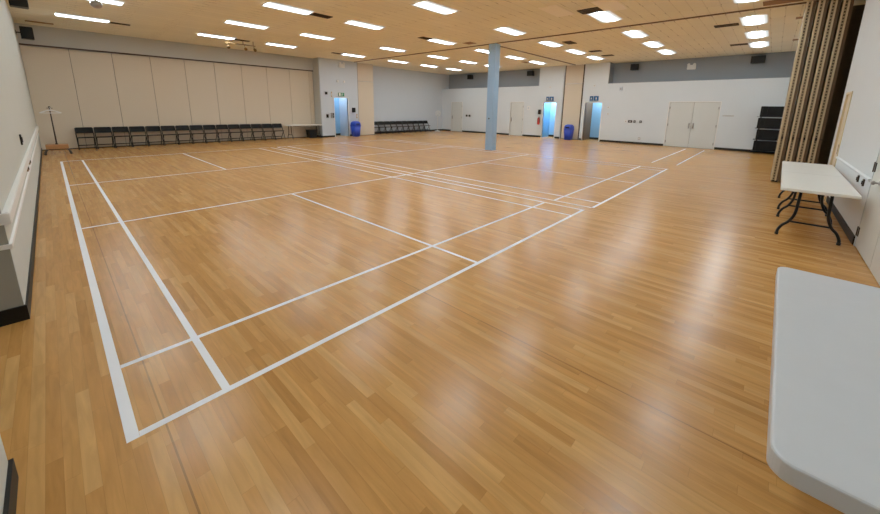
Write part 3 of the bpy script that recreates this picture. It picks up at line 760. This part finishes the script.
def plate(name, m, loc, rz, sx, sz, label, cat, d=.02, detail='plate'):
    s = thing(name, label, cat, loc, rz)
    obj('cover', boxes((-sx / 2, sx / 2, -d, 0, -sz / 2, sz / 2), bevel=min(.006, d * .3)), m, s)
    obj('insert', boxes((-sx / 4, sx / 4, -d - .008, -d, -sz / 4, sz / 4)), detail, s)
    return s
F = math.radians(-90)   # on the far wall
Lf = math.radians(90)   # on the left wall
Rt = math.radians(180)  # on the right wall
plate('wall_switch', 'blk', (XL, 6.27, 1.17), Lf, .09, .16, 'black switch plate on the left wall above the rails', 'switch', detail='blkp')
plate('wall_outlet', 'brass', (XL, 6.25, .725), Lf, .14, .09, 'brownish outlet between the left wall rails, nearer one', 'outlet', detail='blkp')
plate('wall_outlet', 'brass', (XL, 7.2, .725), Lf, .14, .09, 'brownish outlet between the left wall rails, farther one', 'outlet', detail='blkp')
plate('wall_mounted_box', 'blkp', (10.79, YP, 2.5), 0, .13, .15, 'black wall box upper left of the pilaster doorway', 'wall box', .05, 'blk')
plate('wall_plate', 'orange', (11.13, YP, 2.45), 0, .06, .3, 'slim tan plate beside the exit sign on the pilaster', 'wall plate')
plate('wall_phone', 'blkp', (10.8, YP, 1.22), 0, .12, .2, 'small black wall control left of the pilaster doorway', 'wall control', .05, 'blk')
plate('wall_mounted_dispenser', 'blkp', (12.56, YP, 1.57), 0, .2, .28, 'black dispenser on the pilaster above the blue bin', 'dispenser', .1, 'blk')
plate('wall_plate', 'orange', (12.8, YP, 1.2), 0, .09, .25, 'yellowish plate on the pilaster beside the tan stack edge', 'wall plate')
plate('wall_plate', 'plate', (11.55, YP, 3.2), 0, .1, .12, 'left small white detector high on the pilaster', 'detector', .06)
plate('wall_plate', 'plate', (11.98, YP, 3.2), 0, .1, .12, 'right small white detector high on the pilaster', 'detector', .06)
t = thing('wall_telephone', 'grey wall telephone with black handset left of the pilaster doorway', 'telephone', (11.12, YP, 1.1))
obj('body', boxes((-.09, .09, -.05, 0, 0, .3), bevel=.01), 'steel', t)
bm = bmesh.new(); tube(bm, smooth_path([(.05, -.07, .28), (.05, -.09, .15), (.05, -.07, .02)], 4), [.025] * 3 + [.016] * 3 + [.025] * 3); obj('handset', bm, 'blkp', t)
# far wall fittings
for y, lab in ((14.95, 'left black box of the pair on the white wall behind the column'), (14.68, 'right black box of the pair on the white wall behind the column')):
    plate('outlet_box', 'blkp', (XF, y, 1.24), F, .15, .15, lab, 'outlet box', .04, 'blk')
for y, wd, lab in ((3.72, .1, 'white outlet, leftmost in the row on the white wall'), (3.5, .2, 'wide black outlet box in the row on the white wall'), (3.28, .1, 'narrow black outlet box in the row on the white wall'), (2.98, .12, 'black outlet box, rightmost of the row on the white wall')):
    plate('outlet_box', 'plate' if wd == .1 and y > 3.6 else 'blkp', (XF, y, 1.2), F, wd, .13, lab, 'outlet box', .035, 'steel')
plate('outlet_box', 'steel', (XF, 2.95, .3), F, .11, .13, 'small grey outlet low on the white wall left of the double doors', 'outlet box', .03)
plate('wall_plate', 'plate', (XF, 4.72, 1.95), F, .12, .12, 'upper white thermostat right of the right blue doorway', 'thermostat', .03, 'steel')
plate('wall_plate', 'plate', (XF, 4.7, 1.58), F, .11, .11, 'lower white switch right of the right blue doorway', 'switch', .03, 'steel')
plate('wall_plate', 'cool', (XF, 4.16, 2.94), F, .16, .22, 'pale sensor high on the white wall near the right blue doorway', 'sensor', .05, 'steel')
plate('wall_plate', 'header', (XF, -.68, 1.6), F, .42, .05, 'slim grey bar label holder right of the double doors', 'label holder', .02, 'steel')
plate('wall_plate', 'plate', (XF, 8.32, 3.15), F, .1, .1, 'small white detector above the left blue doorway', 'detector', .05, 'steel')
plate('wall_plate', 'plate', (XF, 5.6, 3.15), F, .1, .1, 'small white detector above the right blue doorway', 'detector', .05, 'steel')
plate('notice_sign', 'plate', (XF, 9.75, 1.86), F, .2, .26, 'white notice left of the left blue doorway', 'notice', .008, 'cool')
plate('wall_mounted_dispenser', 'blkp', (XF, 8.93, 1.62), F, .16, .3, 'black dispenser left of the left blue doorway', 'dispenser', .1, 'blk')
e = thing('mounted_fire_extinguisher', 'red fire extinguisher on the wall left of the left blue doorway', 'fire extinguisher', (XF - .1, 8.93, .82))
bm = bmesh.new(); lathe(bm, [(.07, 0), (.08, .02), (.08, .36), (.06, .42), (.03, .45), (.03, .47)], 18); obj('cylinder', bm, 'red', e)
bm = bmesh.new(); bx(bm, -.03, .03, -.07, .02, .47, .5); tube(bm, [(0, -.06, .5), (0, .03, .53)], .01); obj('valve_handle', bm, 'steel', e)
bm = bmesh.new(); tube(bm, smooth_path([(0, -.02, .48), (-.02, -.1, .44), (-.04, -.11, .25), (-.04, -.1, .1)], 4), .012); obj('hose', bm, 'blkp', e)
obj('bracket', boxes((.07, .1, -.03, .03, .1, .35)), 'steel', e)
# right wall
plate('wall_outlet', 'bronze', (7.84, YR, .82), Rt, .05, .1, 'dark outlet above the white table, farther from the closet door', 'outlet', .02, 'blk')
plate('wall_outlet', 'bronze', (7.42, YR, .82), Rt, .055, .1, 'dark outlet above the white table, nearer the closet door', 'outlet', .02, 'blk')

# ------------------------------------------------------------------ unseen area lights added for the bluish glow in the vestibules
def lamp(name, loc, size, power, col):
    l = bpy.data.lights.new(name, 'AREA'); l.energy = power; l.color = col; l.size = size
    o = bpy.data.objects.new(name, l); C.objects.link(o); o.location = loc; return o
lamp('vestibule_fill_light', (22.1, 8.2, 2.85), .6, 34, (.78, .93, 1))
lamp('vestibule_fill_light', (22.1, 5.4, 2.85), .6, 13, (.78, .93, 1))
lamp('vestibule_fill_light', (11.7, 17.3, 2.85), .5, 6, (.8, .92, 1))

wd = bpy.data.worlds.new('world'); SC.world = wd; wd.use_nodes = True
wd.node_tree.nodes['Background'].inputs[0].default_value = (.8, .86, 1, 1); wd.node_tree.nodes['Background'].inputs[1].default_value = .3

SC.view_settings.view_transform = 'Standard'
SC.view_settings.look = 'None'
SC.view_settings.exposure = 1.3
SC.view_settings.gamma = 1.12
SC.cycles.max_bounces = 10; SC.cycles.diffuse_bounces = 6
SC.cycles.use_denoising = True
